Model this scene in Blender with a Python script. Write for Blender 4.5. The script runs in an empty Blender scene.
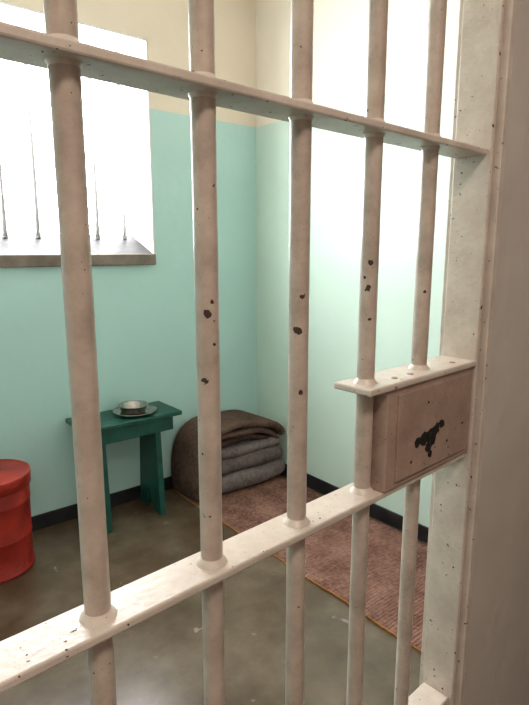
import bpy, bmesh, math, random
from mathutils import Vector, Matrix
random.seed(3)
scene = bpy.context.scene
try:
    scene.view_settings.view_transform = 'Standard'
except Exception: pass

# ------------------------------------------------------------ parameters
CAMH=1.5; PITCH=math.radians(10.6); YAW=math.radians(39.3); DROT=math.radians(3.5)
XR=2.33; YB=2.93; XL=-0.16; CEIL=3.2; DY=0.51; BARR=0.0138
GREEN_Z=2.27

# ------------------------------------------------------------ material helpers
def newmat(name):
    m=bpy.data.materials.new(name); m.use_nodes=True
    nt=m.node_tree; b=nt.nodes['Principled BSDF']
    return m,nt,b
def N(nt,t,**kw):
    n=nt.nodes.new(t)
    for k,v in kw.items(): setattr(n,k,v)
    return n
def mat_noise(name,c1,c2,scale=5,rough=0.5,bump=0.0,bscale=None,detail=5,metal=0,lo=0.35,hi=0.65,spec=None,bdist=0.01,stretch=None):
    m,nt,b=newmat(name); L=nt.links
    tc=N(nt,'ShaderNodeTexCoord'); src=tc.outputs['Object']
    if stretch:
        mp=N(nt,'ShaderNodeMapping'); mp.inputs['Scale'].default_value=stretch
        L.new(src,mp.inputs['Vector']); src=mp.outputs['Vector']
    n=N(nt,'ShaderNodeTexNoise'); n.inputs['Scale'].default_value=scale; n.inputs['Detail'].default_value=detail
    L.new(src,n.inputs['Vector'])
    r=N(nt,'ShaderNodeValToRGB'); r.color_ramp.elements[0].position=lo; r.color_ramp.elements[1].position=hi
    r.color_ramp.elements[0].color=c1; r.color_ramp.elements[1].color=c2
    L.new(n.outputs['Fac'],r.inputs['Fac']); L.new(r.outputs['Color'],b.inputs['Base Color'])
    b.inputs['Roughness'].default_value=rough; b.inputs['Metallic'].default_value=metal
    if spec is not None: b.inputs['Specular IOR Level'].default_value=spec
    if bump:
        n2=N(nt,'ShaderNodeTexNoise'); n2.inputs['Scale'].default_value=bscale or scale*4; n2.inputs['Detail'].default_value=6
        L.new(src,n2.inputs['Vector'])
        bp=N(nt,'ShaderNodeBump'); bp.inputs['Strength'].default_value=bump; bp.inputs['Distance'].default_value=bdist
        L.new(n2.outputs['Fac'],bp.inputs['Height']); L.new(bp.outputs['Normal'],b.inputs['Normal'])
    return m

def wall_mat(name,green,cream,rough_g=0.34):
    m,nt,b=newmat(name); L=nt.links
    g=N(nt,'ShaderNodeNewGeometry'); s=N(nt,'ShaderNodeSeparateXYZ'); L.new(g.outputs['Position'],s.inputs[0])
    n=N(nt,'ShaderNodeTexNoise'); n.inputs['Scale'].default_value=3; n.inputs['Detail'].default_value=4
    L.new(g.outputs['Position'],n.inputs['Vector'])
    gt=N(nt,'ShaderNodeMath',operation='GREATER_THAN'); gt.inputs[1].default_value=GREEN_Z; L.new(s.outputs['Z'],gt.inputs[0])
    mx=N(nt,'ShaderNodeMix',data_type='RGBA'); mx.inputs[6].default_value=green; mx.inputs[7].default_value=cream
    L.new(gt.outputs[0],mx.inputs[0])
    mr=N(nt,'ShaderNodeMapRange'); mr.inputs[3].default_value=0.93; mr.inputs[4].default_value=1.05
    L.new(n.outputs['Fac'],mr.inputs[0])
    mm=N(nt,'ShaderNodeMix',data_type='RGBA',blend_type='MULTIPLY'); mm.inputs[0].default_value=1
    L.new(mx.outputs[2],mm.inputs[6]); L.new(mr.outputs[0],mm.inputs[7]); L.new(mm.outputs[2],b.inputs['Base Color'])
    rr=N(nt,'ShaderNodeMapRange'); rr.inputs[3].default_value=rough_g; rr.inputs[4].default_value=0.5
    L.new(gt.outputs[0],rr.inputs[0]); L.new(rr.outputs[0],b.inputs['Roughness'])
    n2=N(nt,'ShaderNodeTexNoise'); n2.inputs['Scale'].default_value=14; n2.inputs['Detail'].default_value=5
    L.new(g.outputs['Position'],n2.inputs['Vector'])
    bp=N(nt,'ShaderNodeBump'); bp.inputs['Strength'].default_value=0.2; bp.inputs['Distance'].default_value=0.01
    L.new(n2.outputs['Fac'],bp.inputs['Height']); L.new(bp.outputs['Normal'],b.inputs['Normal'])
    return m

M_back=wall_mat('paint_back',(0.48,0.71,0.67,1),(0.80,0.70,0.57,1))
M_side=wall_mat('paint_side',(0.60,0.74,0.64,1),(0.84,0.76,0.64,1),0.38)
M_left=wall_mat('paint_left',(0.56,0.72,0.67,1),(0.80,0.74,0.64,1))
M_corr=mat_noise('corridor_plaster',(0.50,0.45,0.40,1),(0.58,0.53,0.47,1),3,0.7,0.3,20)
M_ceil=mat_noise('ceiling_plaster',(0.78,0.74,0.68,1),(0.82,0.79,0.72,1),3,0.8)
M_reveal=mat_noise('reveal_plaster',(0.8,0.78,0.76,1),(0.86,0.85,0.83,1),3,0.7,0.2,30)
M_base=mat_noise('black_skirting_paint',(0.008,0.008,0.01,1),(0.02,0.02,0.022,1),8,0.4)
M_sill=mat_noise('sill_paint',(0.15,0.115,0.09,1),(0.24,0.19,0.155,1),12,0.6,0.3,40)
M_slope=mat_noise('sloped_sill',(0.022,0.020,0.019,1),(0.050,0.046,0.044,1),10,0.6,0.3,40,spec=0.2)
M_steelw=mat_noise('window_steel',(0.60,0.57,0.58,1),(0.72,0.70,0.70,1),20,0.6)
M_stool=mat_noise('green_stool_paint',(0.006,0.056,0.043,1),(0.011,0.085,0.064,1),14,0.42,0.2,60,spec=0.4)
M_red=mat_noise('red_enamel',(0.24,0.012,0.007,1),(0.40,0.026,0.014,1),9,0.42,0.15,40)
M_tin=mat_noise('tin_metal',(0.30,0.28,0.25,1),(0.48,0.46,0.42,1),30,0.26,metal=1.0)

# floor
def floor_mat():
    m,nt,b=newmat('polished_concrete'); L=nt.links
    g=N(nt,'ShaderNodeNewGeometry')
    n=N(nt,'ShaderNodeTexNoise'); n.inputs['Scale'].default_value=3.0; n.inputs['Detail'].default_value=8; n.inputs['Roughness'].default_value=0.62
    L.new(g.outputs['Position'],n.inputs['Vector'])
    r=N(nt,'ShaderNodeValToRGB'); e=r.color_ramp.elements
    e[0].position=0.3; e[0].color=(0.068,0.041,0.022,1); e[1].position=0.72; e[1].color=(0.17,0.125,0.085,1)
    x=e.new(0.5); x.color=(0.108,0.074,0.046,1)
    L.new(n.outputs['Fac'],r.inputs['Fac'])
    n3=N(nt,'ShaderNodeTexNoise'); n3.inputs['Scale'].default_value=7.5; n3.inputs['Detail'].default_value=4; n3.inputs['Distortion'].default_value=0.6
    L.new(g.outputs['Position'],n3.inputs['Vector'])
    r3=N(nt,'ShaderNodeValToRGB'); r3.color_ramp.elements[0].position=0.69; r3.color_ramp.elements[1].position=0.73
    r3.color_ramp.elements[0].color=(0,0,0,1); r3.color_ramp.elements[1].color=(0.5,0.5,0.5,1)
    L.new(n3.outputs['Fac'],r3.inputs['Fac'])
    mx=N(nt,'ShaderNodeMix',data_type='RGBA'); mx.inputs[7].default_value=(0.42,0.33,0.28,1)
    L.new(r3.outputs['Color'],mx.inputs[0]); L.new(r.outputs['Color'],mx.inputs[6]); L.new(mx.outputs[2],b.inputs['Base Color'])
    mr=N(nt,'ShaderNodeMapRange'); mr.inputs[3].default_value=0.18; mr.inputs[4].default_value=0.30
    L.new(n.outputs['Fac'],mr.inputs[0]); L.new(mr.outputs[0],b.inputs['Roughness'])
    bp=N(nt,'ShaderNodeBump'); bp.inputs['Strength'].default_value=0.06; bp.inputs['Distance'].default_value=0.01
    L.new(n.outputs['Fac'],bp.inputs['Height']); L.new(bp.outputs['Normal'],b.inputs['Normal'])
    return m
M_floor=floor_mat()

# woven/blanket materials
def fabric(name,c1,c2,scale=60,wave=None):
    m,nt,b=newmat(name); L=nt.links
    tc=N(nt,'ShaderNodeTexCoord')
    n=N(nt,'ShaderNodeTexNoise'); n.inputs['Scale'].default_value=scale; n.inputs['Detail'].default_value=6
    n0=N(nt,'ShaderNodeTexNoise'); n0.inputs['Scale'].default_value=6; n0.inputs['Detail'].default_value=4
    L.new(tc.outputs['Object'],n.inputs['Vector']); L.new(tc.outputs['Object'],n0.inputs['Vector'])
    ad=N(nt,'ShaderNodeMath',operation='ADD'); L.new(n.outputs['Fac'],ad.inputs[0]); L.new(n0.outputs['Fac'],ad.inputs[1])
    mu=N(nt,'ShaderNodeMath',operation='MULTIPLY'); mu.inputs[1].default_value=0.5; L.new(ad.outputs[0],mu.inputs[0])
    r=N(nt,'ShaderNodeValToRGB'); r.color_ramp.elements[0].position=0.38; r.color_ramp.elements[1].position=0.62
    r.color_ramp.elements[0].color=c1; r.color_ramp.elements[1].color=c2
    L.new(mu.outputs[0],r.inputs['Fac']); L.new(r.outputs['Color'],b.inputs['Base Color'])
    b.inputs['Roughness'].default_value=0.95; b.inputs['Specular IOR Level'].default_value=0.1
    bp=N(nt,'ShaderNodeBump'); bp.inputs['Strength'].default_value=0.7; bp.inputs['Distance'].default_value=0.006
    h=n.outputs['Fac']
    if wave:
        w=N(nt,'ShaderNodeTexWave'); w.inputs['Scale'].default_value=wave; w.inputs['Distortion'].default_value=1.5; w.bands_direction='Y'
        L.new(tc.outputs['Object'],w.inputs['Vector'])
        a2=N(nt,'ShaderNodeMath',operation='ADD'); L.new(w.outputs['Fac'],a2.inputs[0]); L.new(n.outputs['Fac'],a2.inputs[1]); h=a2.outputs[0]
    L.new(h,bp.inputs['Height']); L.new(bp.outputs['Normal'],b.inputs['Normal'])
    return m
M_mat=fabric('sisal_mat_weave',(0.14,0.066,0.048,1),(0.34,0.18,0.135,1),55,20)
M_matedge=fabric('mat_binding',(0.42,0.17,0.05,1),(0.6,0.28,0.10,1),70)
M_brown=fabric('brown_blanket_wool',(0.040,0.023,0.017,1),(0.080,0.050,0.040,1),50)
M_brown2=fabric('brown_blanket_wool_b',(0.075,0.044,0.034,1),(0.15,0.095,0.073,1),50)
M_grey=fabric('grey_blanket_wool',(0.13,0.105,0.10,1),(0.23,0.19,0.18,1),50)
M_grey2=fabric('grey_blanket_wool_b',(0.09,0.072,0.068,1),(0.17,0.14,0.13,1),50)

# chipped paint for the door
def chip_paint(name,c1,c2,chips,thr=0.70,rough=0.33,chipcol=(0.05,0.025,0.02,1),nk=3.2,nt_=2.4,thr3=0.76):
    m,nt,b=newmat(name); L=nt.links
    tc=N(nt,'ShaderNodeTexCoord'); O=tc.outputs['Object']
    n=N(nt,'ShaderNodeTexNoise'); n.inputs['Scale'].default_value=14; n.inputs['Detail'].default_value=8; n.inputs['Roughness'].default_value=0.7; L.new(O,n.inputs['Vector'])
    r=N(nt,'ShaderNodeValToRGB'); r.color_ramp.elements[0].position=0.35; r.color_ramp.elements[1].position=0.65
    r.color_ramp.elements[0].color=c1; r.color_ramp.elements[1].color=c2; L.new(n.outputs['Fac'],r.inputs['Fac'])
    n2=N(nt,'ShaderNodeTexNoise'); n2.inputs['Scale'].default_value=90; n2.inputs['Detail'].default_value=4; L.new(O,n2.inputs['Vector'])
    g=N(nt,'ShaderNodeMath',operation='GREATER_THAN'); g.inputs[1].default_value=thr; L.new(n2.outputs['Fac'],g.inputs[0])
    n4=N(nt,'ShaderNodeTexNoise'); n4.inputs['Scale'].default_value=210; n4.inputs['Detail'].default_value=2; L.new(O,n4.inputs['Vector'])
    g4=N(nt,'ShaderNodeMath',operation='GREATER_THAN'); g4.inputs[1].default_value=thr3; L.new(n4.outputs['Fac'],g4.inputs[0])
    m4=N(nt,'ShaderNodeMath',operation='MAXIMUM'); L.new(g.outputs[0],m4.inputs[0]); L.new(g4.outputs[0],m4.inputs[1])
    fac=m4.outputs[0]
    for (p,rr) in chips:
        d=N(nt,'ShaderNodeVectorMath',operation='DISTANCE'); d.inputs[1].default_value=p; L.new(O,d.inputs[0])
        a=N(nt,'ShaderNodeMath',operation='MULTIPLY_ADD'); L.new(n2.outputs['Fac'],a.inputs[0]); a.inputs[1].default_value=rr*nk; L.new(d.outputs['Value'],a.inputs[2])
        lt=N(nt,'ShaderNodeMath',operation='LESS_THAN'); lt.inputs[1].default_value=rr*nt_; L.new(a.outputs[0],lt.inputs[0])
        mxn=N(nt,'ShaderNodeMath',operation='MAXIMUM'); L.new(fac,mxn.inputs[0]); L.new(lt.outputs[0],mxn.inputs[1]); fac=mxn.outputs[0]
    mx=N(nt,'ShaderNodeMix',data_type='RGBA'); mx.inputs[7].default_value=chipcol
    L.new(fac,mx.inputs[0]); L.new(r.outputs['Color'],mx.inputs[6]); L.new(mx.outputs[2],b.inputs['Base Color'])
    mr=N(nt,'ShaderNodeMapRange'); mr.inputs[3].default_value=rough; mr.inputs[4].default_value=0.7
    L.new(fac,mr.inputs[0]); L.new(mr.outputs[0],b.inputs['Roughness'])
    iv=N(nt,'ShaderNodeMath',operation='MULTIPLY_ADD'); iv.inputs[1].default_value=-1.2; L.new(fac,iv.inputs[0]); L.new(n2.outputs['Fac'],iv.inputs[2])
    bp=N(nt,'ShaderNodeBump'); bp.inputs['Strength'].default_value=0.35; bp.inputs['Distance'].default_value=0.002
    L.new(iv.outputs[0],bp.inputs['Height']); L.new(bp.outputs['Normal'],b.inputs['Normal'])
    return m

BX=[0.076+0.153*k for k in range(6)]   # bar positions
def chip_at(k,v,off=0.0,rr=0.005):
    x=BX[k]; d=math.hypot(x,DY); w=(352.5-v)/551
    t=(-math.sin(PITCH)+w*math.cos(PITCH))/(math.cos(PITCH)+w*math.sin(PITCH))
    a=math.atan2(-DY,-x)+off
    return ((x+BARR*math.cos(a),DY+BARR*math.sin(a),CAMH+(d-BARR)*t),rr)
chips=[chip_at(2,313,0,.005),chip_at(2,381,-.3,.0055),chip_at(2,302,.5,.003),chip_at(3,297,.3,.006),chip_at(3,331,-.1,.0055),
       chip_at(4,262,.2,.006),chip_at(4,288,.0,.0065),chip_at(4,277,-.5,.004),chip_at(3,392,.3,.003),chip_at(5,290,.2,.0035),
       chip_at(2,345,.6,.003),chip_at(4,318,.3,.003)]
M_paint=chip_paint('chipped_cream_paint',(0.38,0.305,0.25,1),(0.59,0.49,0.41,1),chips,0.73,thr3=0.75)
M_rail=chip_paint('chipped_cream_paint_rail',(0.54,0.46,0.39,1),(0.68,0.60,0.52,1),[],0.705,thr3=0.735)
LX=0.828; LYF=0.4735
M_lock=chip_paint('worn_lock_paint',(0.29,0.20,0.16,1),(0.42,0.30,0.24,1),
    [((LX,LYF,1.165),0.011),((LX+0.020,LYF,1.190),0.012),((LX-0.018,LYF,1.182),0.012),((LX-0.038,LYF,1.180),0.009),((LX+0.038,LYF,1.197),0.009),((LX+0.004,LYF,1.150),0.007),((LX,LYF,1.184),0.013),((LX-0.055,LYF,1.15),0.003),((LX+.06,LYF,1.16),0.003),((LX-.01,LYF,1.245),0.003),((LX+.012,LYF,1.174),0.011)],0.71,0.4,(0.006,0.005,0.005,1),1.6,1.8,0.73)
M_dark=mat_noise('dark_steel',(0.01,0.01,0.01,1),(0.03,0.025,0.02,1),30,0.5)

# ------------------------------------------------------------ mesh helpers
def obj_from_bm(name,bm,mat,parent=None,smooth=False,bevel=0,subsurf=0,seg=2):
    bmesh.ops.recalc_face_normals(bm,faces=bm.faces[:])
    me=bpy.data.meshes.new(name); bm.to_mesh(me); bm.free()
    if smooth:
        for p in me.polygons: p.use_smooth=True
    o=bpy.data.objects.new(name,me); scene.collection.objects.link(o)
    for mm in (mat if isinstance(mat,list) else [mat]): me.materials.append(mm)
    if parent: o.parent=parent
    if bevel:
        md=o.modifiers.new('b','BEVEL'); md.width=bevel; md.segments=seg; md.limit_method='ANGLE'
    if subsurf:
        md=o.modifiers.new('s','SUBSURF'); md.levels=subsurf; md.render_levels=subsurf
    return o
def addbox(bm,x0,x1,y0,y1,z0,z1):
    v=[bm.verts.new((x,y,z)) for x in (x0,x1) for y in (y0,y1) for z in (z0,z1)]
    for f in ((0,1,3,2),(4,6,7,5),(0,4,5,1),(2,3,7,6),(0,2,6,4),(1,5,7,3)):
        bm.faces.new([v[i] for i in f])
def box(name,dims,mat,parent=None,bevel=0.0):
    bm=bmesh.new()
    if isinstance(dims[0],(int,float)): dims=[dims]
    for d in dims: addbox(bm,*d)
    return obj_from_bm(name,bm,mat,parent,bevel=bevel)
def lathe_bm(bm,prof,c,n=40,closed=False):
    rings=[]
    for (r,z) in prof:
        if r<1e-6: rings.append([bm.verts.new((c[0],c[1],c[2]+z))])
        else: rings.append([bm.verts.new((c[0]+r*math.cos(2*math.pi*i/n),c[1]+r*math.sin(2*math.pi*i/n),c[2]+z)) for i in range(n)])
    for a,b in zip(rings[:-1],rings[1:]):
        for i in range(n):
            j=(i+1)%n
            if len(a)==1 and len(b)==1: continue
            if len(a)==1: bm.faces.new((a[0],b[i],b[j]))
            elif len(b)==1: bm.faces.new((a[i],a[j],b[0]))
            else: bm.faces.new((a[i],a[j],b[j],b[i]))
def empty(name,loc=(0,0,0),rz=0):
    e=bpy.data.objects.new(name,None); scene.collection.objects.link(e); e.location=loc; e.rotation_euler=(0,0,rz); return e
def prism(name,poly,axis,a0,a1,mat,parent=None,bevel=0):
    bm=bmesh.new()
    def P(p,a):
        return (a,p[0],p[1]) if axis=='x' else ((p[0],a,p[1]) if axis=='y' else (p[0],p[1],a))
    A=[bm.verts.new(P(p,a0)) for p in poly]; B=[bm.verts.new(P(p,a1)) for p in poly]
    bm.faces.new(A); bm.faces.new(B[::-1])
    for i in range(len(poly)):
        j=(i+1)%len(poly); bm.faces.new((A[i],A[j],B[j],B[i]))
    return obj_from_bm(name,bm,mat,parent,bevel=bevel)

# ------------------------------------------------------------ room shell
WX0,WX1,WZ0,WZ1=0.30,1.575,1.44,2.625
YO=YB+0.27
box('floor',(-2.2,3.4,-1.6,YO,-0.1,0.0),M_floor)
box('ceiling',(-2.2,3.4,-1.6,YO,CEIL,CEIL+0.1),M_ceil)
box('wall_back',[(XL,WX0,YB,YO,0,CEIL),(WX1,XR,YB,YO,0,CEIL),(WX0,WX1,YB,YO,0,WZ0),(WX0,WX1,YB,YO,WZ1,CEIL)],M_back)
box('wall_right',(XR,XR+0.2,0.66,YO,0,CEIL),M_side)
box('wall_left',(XL-0.2,XL,0.56,YO,0,CEIL),M_left)
fw=box('wall_front',[(-2.3,-0.105,0.468,0.556,0,CEIL),(1.014,3.5,0.468,0.556,0,CEIL),(-0.105,1.014,0.468,0.556,2.26,CEIL)],[M_corr])
fw.rotation_euler=(0,0,DROT)
box('wall_corridor_far',(-2.2,3.4,-1.7,-1.6,0,CEIL),M_corr)
box('wall_corridor_left',(-2.3,-2.2,-1.6,0.6,0,CEIL),M_corr)
box('wall_corridor_right',(3.4,3.5,-1.6,0.9,0,CEIL),M_corr)
BH=0.085
box('baseboard_back',(XL,XR,YB-0.012,YB-0.0005,0.001,BH),M_base,bevel=0.003)
box('baseboard_right',(XR-0.012,XR-0.0005,0.75,YB-0.013,0.001,BH),M_base,bevel=0.003)
box('baseboard_left',(XL+0.0005,XL+0.012,0.62,YB-0.013,0.001,BH),M_base,bevel=0.003)

# window
win=empty('window_1')
e=0.001
box('reveal_lining',[(WX1-0.012,WX1-e,YB,YO,WZ0,WZ1-e),(WX0+e,WX0+0.012,YB,YO,WZ0,WZ1-e),(WX0+0.012,WX1-0.012,YB,YO,WZ1-0.012,WZ1-e)],M_reveal,win)
prism('sloped_sill',[(YB,WZ0+e),(YO,WZ0+e),(YO,1.585),(YB,1.475)],'x',WX0+0.013,WX1-0.013,M_slope,win)
box('sill_board',(WX0-0.01,WX1-0.010,YB-0.03,YB-0.001,1.412,1.475),M_sill,win,0.006)
bm=bmesh.new()
for k in range(7):
    x=0.48+0.168*k
    lathe_bm(bm,[(0,1.56),(0.013,1.56),(0.013,WZ1-0.012),(0,WZ1-0.012)],(x,YO-0.06,0),20)
obj_from_bm('window_bars',bm,M_steelw,win,True)

# ------------------------------------------------------------ barred door
door=empty('barred_cell_door',rz=DROT)
ZT,ZM,ZB=1.669,1.108,0.556
Z0,Z1=0.03,2.235
RT=0.011
PT=1.295   # top of lock plate
bm=bmesh.new()
def barprof(z0,z1,r):
    n=max(2,int((z1-z0)/0.04)); return [(r*(1+random.uniform(-.012,.012)),z0+(z1-z0)*i/n) for i in range(n+1)]
for k,x in enumerate(BX):
    segs=[(Z0+0.01,Z1-0.01)]
    if k==5: segs=[(Z0+0.01,ZM),(PT-0.005,Z1-0.01)]
    for a,b_ in segs: lathe_bm(bm,barprof(a,b_,BARR),(x,DY,0),28)
obj_from_bm('bars',bm,M_paint,door,True)
bm=bmesh.new()
r=BARR
for k,x in enumerate(BX):
    for z in (ZT,ZM,ZB):
        if not (k==5 and z==ZM):
            lathe_bm(bm,[(r+0.0065,z+RT/2-0.001),(r+0.005,z+RT/2+0.002),(r+0.002,z+RT/2+0.005),(r-0.001,z+RT/2+0.010)],(x,DY,0),28)
        lathe_bm(bm,[(r-0.001,z-RT/2-0.007),(r+0.001,z-RT/2-0.003),(r+0.002,z-RT/2-0.001),(r+0.003,z-RT/2+0.001)],(x,DY,0),28)
for k in (4,5):
    lathe_bm(bm,[(r+0.006,PT-0.001),(r+0.004,PT+0.002),(r+0.001,PT+0.005),(r-0.001,PT+0.010)],(BX[k],DY,0),28)
obj_from_bm('weld_collars',bm,M_rail,door,True)
RY0,RY1=0.481,0.541
for nm,z in (('rail_upper',ZT),('rail_lock',ZM),('rail_lower',ZB),('rail_bottom',Z0+0.01),('rail_head',Z1-0.01)):
    box(nm,(-0.083,0.981,RY0,RY1,z-RT/2,z+RT/2),M_rail,door,0.0025)
box('stile_lock_side',(0.981,0.991,0.474,0.545,Z0,Z1),M_rail,door,0.002)
box('stile_hinge_side',(-0.094,-0.083,0.474,0.545,Z0,Z1),M_rail,door,0.002)
# lock box
box('lock_case',(0.704,0.980,0.477,0.54,ZM+RT/2,PT-0.010),M_lock,door,0.003)
box('lock_face_plate',(0.730,0.965,0.4735,0.4772,ZM+0.018,PT-0.022),M_lock,door,0.001)
box('lock_top_plate',(0.652,0.981,0.472,0.545,PT-0.011,PT),M_rail,door,0.003)
bm=bmesh.new()
addbox(bm,LX-0.0025,LX+0.0025,0.472,0.474,1.162,1.182)
bmesh.ops.create_cone(bm,cap_ends=True,segments=20,radius1=0.006,radius2=0.006,depth=0.002,matrix=Matrix.Translation((LX,0.4730,1.185))@Matrix.Rotation(math.pi/2,4,'X'))
obj_from_bm('keyhole',bm,M_dark,door)
bm=bmesh.new()
for x in (0.745,0.79,0.93):
    lathe_bm(bm,[(0.006,PT-0.001),(0.0055,PT+0.001),(0.003,PT+0.0018),(0,PT+0.002)],(x,0.495,0),14)
obj_from_bm('screw_heads',bm,M_lock,door,True)
# door frame (jamb)
frame=empty('steel_door_frame',rz=DROT)
box('jamb_lock_side',(0.995,1.013,0.462,0.560,0.002,2.256),M_rail,frame,0.002)
box('jamb_hinge_side',(-0.104,-0.097,0.462,0.560,0.002,2.256),M_rail,frame,0.002)
box('jamb_head',(-0.097,0.995,0.462,0.560,2.243,2.256),M_rail,frame,0.002)

# ------------------------------------------------------------ stool
st=empty('green_wooden_stool')
sx0,sx1,sy0,sy1,sz=0.98,1.55,2.63,2.905,0.60
box('seat',(sx0,sx1,sy0,sy1,sz-0.025,sz),M_stool,st,0.006)
box('apron_front',(sx0+0.05,sx1-0.05,sy0+0.02,sy0+0.04,sz-0.105,sz-0.025),M_stool,st,0.003)
box('apron_rear',(sx0+0.05,sx1-0.05,sy1-0.04,sy1-0.02,sz-0.105,sz-0.025),M_stool,st,0.003)
def legpoly():
    y0,y1=sy0+0.041,sy1-0.041
    c=(y0+y1)/2; t=sz-0.025
    return [(y0+0.004,t),(y1-0.004,t),(y1+0.03,0.001),(y1-0.045,0.001),(c,0.13),(y0+0.055,0.001),(y0-0.03,0.001)]
prism('leg_left',legpoly(),'x',1.075,1.105,M_stool,st,0.003)
prism('leg_right',legpoly(),'x',1.395,1.430,M_stool,st,0.003)

# plate and bowl
pl=empty('tin_plate_with_bowl')
c=(1.320,2.755,sz+0.001)
bm=bmesh.new()
lathe_bm(bm,[(0,0),(0.07,0),(0.085,0.006),(0.116,0.016),(0.121,0.018),(0.119,0.020),(0.085,0.011),(0.068,0.004),(0,0.004)],c,56)
obj_from_bm('tin_plate',bm,M_tin,pl,True)
bm=bmesh.new()
c2=(c[0]-0.005,c[1]+0.01,c[2]+0.005)
lathe_bm(bm,[(0,0),(0.058,0),(0.068,0.008),(0.076,0.040),(0.083,0.042),(0.082,0.044),(0.074,0.042),(0.065,0.011),(0.055,0.004),(0,0.003)],c2,56)
obj_from_bm('tin_bowl',bm,M_tin,pl,True)

# ------------------------------------------------------------ red bucket with lid
bk=empty('red_metal_bucket')
c=(0.540,2.68,0.001); H=0.475
bm=bmesh.new()
lathe_bm(bm,[(0,0),(0.158,0),(0.163,0.004),(0.163,0.014),(0.159,0.018),(0.1605,0.17),(0.1630,0.174),(0.1630,0.180),(0.1610,0.184),(0.165,0.34),(0.1675,0.344),(0.1675,0.350),(0.166,0.354),(0.167,H-0.03),(0.167,H-0.01),(0.15,H-0.01),(0,H-0.01)],c,64)
obj_from_bm('body',bm,M_red,bk,True)
bm=bmesh.new()
lathe_bm(bm,[(0.169,H-0.062),(0.174,H-0.059),(0.176,H-0.005),(0.175,H+0.002),(0.171,H+0.003),(0.164,H+0.000),(0.150,H-0.003),(0.10,H-0.001),(0.03,H+0.003),(0,H+0.003)],c,64)
obj_from_bm('lid',bm,M_red,bk,True)
bm=bmesh.new()
n=24
prev=None
for i in range(n+1):
    a=math.pi*i/n; p=Vector((c[0]+0.045*math.cos(a),c[1],c[2]+H+0.001+0.02*math.sin(a)))
    ring=[]
    for j in range(10):
        b_=2*math.pi*j/10; rad=Vector((math.cos(a),0,math.sin(a)))*math.cos(b_)*0.005+Vector((0,1,0))*math.sin(b_)*0.005
        ring.append(bm.verts.new(p+rad))
    if prev:
        for j in range(10): bm.faces.new((prev[j],prev[(j+1)%10],ring[(j+1)%10],ring[j]))
    prev=ring
obj_from_bm('lid_handle',bm,M_red,bk,True)

# ------------------------------------------------------------ mat
mt=empty('sisal_sleeping_mat')
mx0,mx1,my0,my1=1.62,2.29,0.86,2.90
bm=bmesh.new()
nx,ny=16,60
def mh(x,y): return 0.014+0.003*math.sin(7*x+3*y)*math.sin(4.3*y)
top=[[bm.verts.new((mx0+(mx1-mx0)*i/nx+0.004*math.sin(9*j/ny*3),my0+(my1-my0)*j/ny,mh(i/nx*1.0,my0+(my1-my0)*j/ny))) for i in range(nx+1)] for j in range(ny+1)]
bot=[[bm.verts.new((v.co.x,v.co.y,0.001)) for v in row] for row in top]
for j in range(ny):
    for i in range(nx):
        f=bm.faces.new((top[j][i],top[j][i+1],top[j+1][i+1],top[j+1][i]))
        f=bm.faces.new((bot[j][i],bot[j+1][i],bot[j+1][i+1],bot[j][i+1]))
for j in range(ny):
    bm.faces.new((top[j][0],top[j+1][0],bot[j+1][0],bot[j][0])); bm.faces.new((top[j][nx],bot[j][nx],bot[j+1][nx],top[j+1][nx]))
for i in range(nx):
    bm.faces.new((top[0][i],bot[0][i],bot[0][i+1],top[0][i+1])); bm.faces.new((top[ny][i],top[ny][i+1],bot[ny][i+1],bot[ny][i]))
mo=obj_from_bm('woven_mat',bm,M_mat,mt,True)
mo.data.materials.append(M_matedge)
for p in mo.data.polygons:
    if abs(p.normal.z)<0.5: p.material_index=1

# ------------------------------------------------------------ blankets
bl=empty('folded_blanket_stack')
def slab(name,x0,x1,y0,y1,z0,z1,mat,sag=0.0,seed=0):
    bm=bmesh.new(); nr=8
    h=(z1-z0)/2; zc=(z0+z1)/2
    rnd=random.Random(seed); ph=[rnd.uniform(0,6) for _ in range(4)]
    rings=[]
    def outline(inset):
        pts=[]; cr=0.05; a0,a1,b0,b1=x0+inset,x1-inset,y0+inset,y1-inset
        for cx,cy,s in ((a1-cr,b0+cr,-90),(a1-cr,b1-cr,0),(a0+cr,b1-cr,90),(a0+cr,b0+cr,180)):
            for q in range(7):
                a=math.radians(s+q*15); pts.append((cx+cr*math.cos(a),cy+cr*math.sin(a)))
        out=[]
        for i,p in enumerate(pts):
            q=pts[(i+1)%len(pts)]; d=math.hypot(p[0]-q[0],p[1]-q[1]); m=8 if d>0.06 else 1
            for t in range(m): out.append((p[0]+(q[0]-p[0])*t/m,p[1]+(q[1]-p[1])*t/m))
        return out
    for i in range(nr+1):
        a=-math.pi/2+math.pi*i/nr
        ins=h*(1-math.cos(a)); z=zc+h*math.sin(a)
        ring=[]
        for (x,y) in outline(ins):
            dz=0.006*math.sin(14*x+ph[0])*math.sin(11*y+ph[1])-sag*((x-x0)/(x1-x0))**2
            ring.append(bm.verts.new((x+0.004*math.sin(23*y+ph[2]),y+0.006*math.sin(17*x+ph[3]),z+dz*(1 if i>nr//2 else 0.6))))
        rings.append(ring)
    for a,b_ in zip(rings[:-1],rings[1:]):
        for i in range(len(a)):
            j=(i+1)%len(a); bm.faces.new((a[i],a[j],b_[j],b_[i]))
    bm.faces.new(rings[0][::-1]); bm.faces.new(rings[-1])
    return obj_from_bm(name,bm,mat,bl,True)
Z=0.020
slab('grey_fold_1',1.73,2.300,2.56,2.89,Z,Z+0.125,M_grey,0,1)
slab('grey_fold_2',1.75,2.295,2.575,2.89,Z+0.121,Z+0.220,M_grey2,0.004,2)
slab('grey_fold_3',1.78,2.290,2.60,2.89,Z+0.214,Z+0.285,M_grey,0.014,3)
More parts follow.
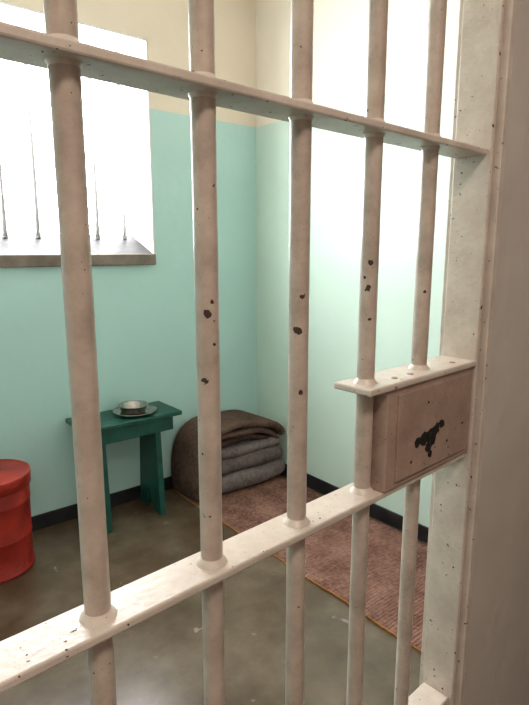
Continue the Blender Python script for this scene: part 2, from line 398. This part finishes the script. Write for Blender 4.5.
def catmull(pts,m=6):
    out=[]
    P=[pts[0]]+pts+[pts[-1]]
    for i in range(1,len(P)-2):
        for t in range(m):
            u=t/m; p0,p1,p2,p3=P[i-1],P[i],P[i+1],P[i+2]
            out.append(tuple(0.5*((2*p1[k])+(-p0[k]+p2[k])*u+(2*p0[k]-5*p1[k]+4*p2[k]-p3[k])*u*u+(-p0[k]+3*p1[k]-3*p2[k]+p3[k])*u**3) for k in range(2)))
    out.append(pts[-1]); return out
base=[(1.612,0.030),(1.610,0.15),(1.625,0.29),(1.672,0.395),(1.77,0.446),(1.91,0.456),(2.05,0.448),(2.18,0.418),(2.27,0.372),(2.302,0.325)]
def band(name,off,th,y0,y1,mat,seed,trim=0):
    cur=catmull(base,6)
    nrm=[]
    for i in range(len(cur)):
        a=cur[max(0,i-1)]; b_=cur[min(len(cur)-1,i+1)]; dx,dz=b_[0]-a[0],b_[1]-a[1]; l=math.hypot(dx,dz); nrm.append((dz/l,-dx/l))
    cur=[(p[0]+n_[0]*off,max(0.02,p[1]+n_[1]*off)) for p,n_ in zip(cur,nrm)]
    if trim: cur=cur[:-trim]; nrm=nrm[:-trim]
    inner=[(p[0]+n_[0]*th,max(0.02,p[1]+n_[1]*th)) for p,n_ in zip(cur,nrm)]
    sec=cur+[((cur[-1][0]+inner[-1][0])/2+0.006,(cur[-1][1]+inner[-1][1])/2-0.006)]+inner[::-1]
    bm=bmesh.new(); ph=random.Random(seed).uniform(0,6)
    rings=[]; ys=[(0,0.4),(0.008,0.75),(0.025,1.0)]+[(0.03+(y1-y0-0.06)*i/8,1.0) for i in range(1,8)]+[(y1-y0-0.025,1.0),(y1-y0-0.008,.75),(y1-y0,.4)]
    mid=[((a[0]+b_[0])/2,(a[1]+b_[1])/2) for a,b_ in zip(cur,inner)]
    midsec=mid+[mid[-1]]+mid[::-1]
    for (dy,s) in ys:
        ring=[]
        for (p,m_) in zip(sec,midsec):
            x=m_[0]+(p[0]-m_[0])*s; z=m_[1]+(p[1]-m_[1])*s
            wob=0.010*math.sin(12*x+ph+5*z)*(1 if dy<0.1 else .5)
            zz=z+0.006*math.sin(20*x+9*dy+ph)
            ring.append(bm.verts.new((min(x,2.312),y0+dy+wob,max(0.019,zz))))
        rings.append(ring)
    for a,b_ in zip(rings[:-1],rings[1:]):
        for i in range(len(a)):
            j=(i+1)%len(a); bm.faces.new((a[i],a[j],b_[j],b_[i]))
    bm.faces.new(rings[0]); bm.faces.new(rings[-1][::-1])
    return obj_from_bm(name,bm,mat,bl,True)
band('brown_fold_outer',0.0,0.046,2.590,2.905,M_brown2,1)
band('brown_fold_second',0.050,0.042,2.600,2.905,M_brown2,5)
band('brown_fold_middle',0.094,0.040,2.615,2.90,M_brown,2,2)
band('brown_fold_inner',0.134,0.046,2.63,2.90,M_brown,3,30)

# ------------------------------------------------------------ lights
w=bpy.data.worlds.new('World'); scene.world=w; w.use_nodes=True
bg=w.node_tree.nodes['Background']; bg.inputs[0].default_value=(0.95,0.97,1.0,1); bg.inputs[1].default_value=29.0
ld=bpy.data.lights.new('window_portal','AREA'); ld.shape='RECTANGLE'; ld.size=WX1-WX0; ld.size_y=WZ1-WZ0+0.05
ld.cycles.is_portal=True
lo=bpy.data.objects.new('window_portal',ld); scene.collection.objects.link(lo)
lo.location=((WX0+WX1)/2,YO+0.01,(WZ0+WZ1)/2); lo.rotation_euler=(-math.pi/2,0,0)
ld=bpy.data.lights.new('corridor_ceiling_light','AREA'); ld.shape='RECTANGLE'; ld.size=1.4; ld.size_y=0.4; ld.energy=38; ld.color=(1.0,0.87,0.77)
lo=bpy.data.objects.new('corridor_ceiling_light',ld); scene.collection.objects.link(lo); lo.location=(-0.1,-0.7,3.1)

# ------------------------------------------------------------ camera
cd=bpy.data.cameras.new('camera'); cd.sensor_fit='VERTICAL'; cd.sensor_height=36; cd.lens=36*551/705; cd.clip_start=0.01
co=bpy.data.objects.new('camera',cd); scene.collection.objects.link(co)
co.location=(0,0,CAMH); co.rotation_euler=(math.pi/2-PITCH,0,-YAW)
scene.camera=co
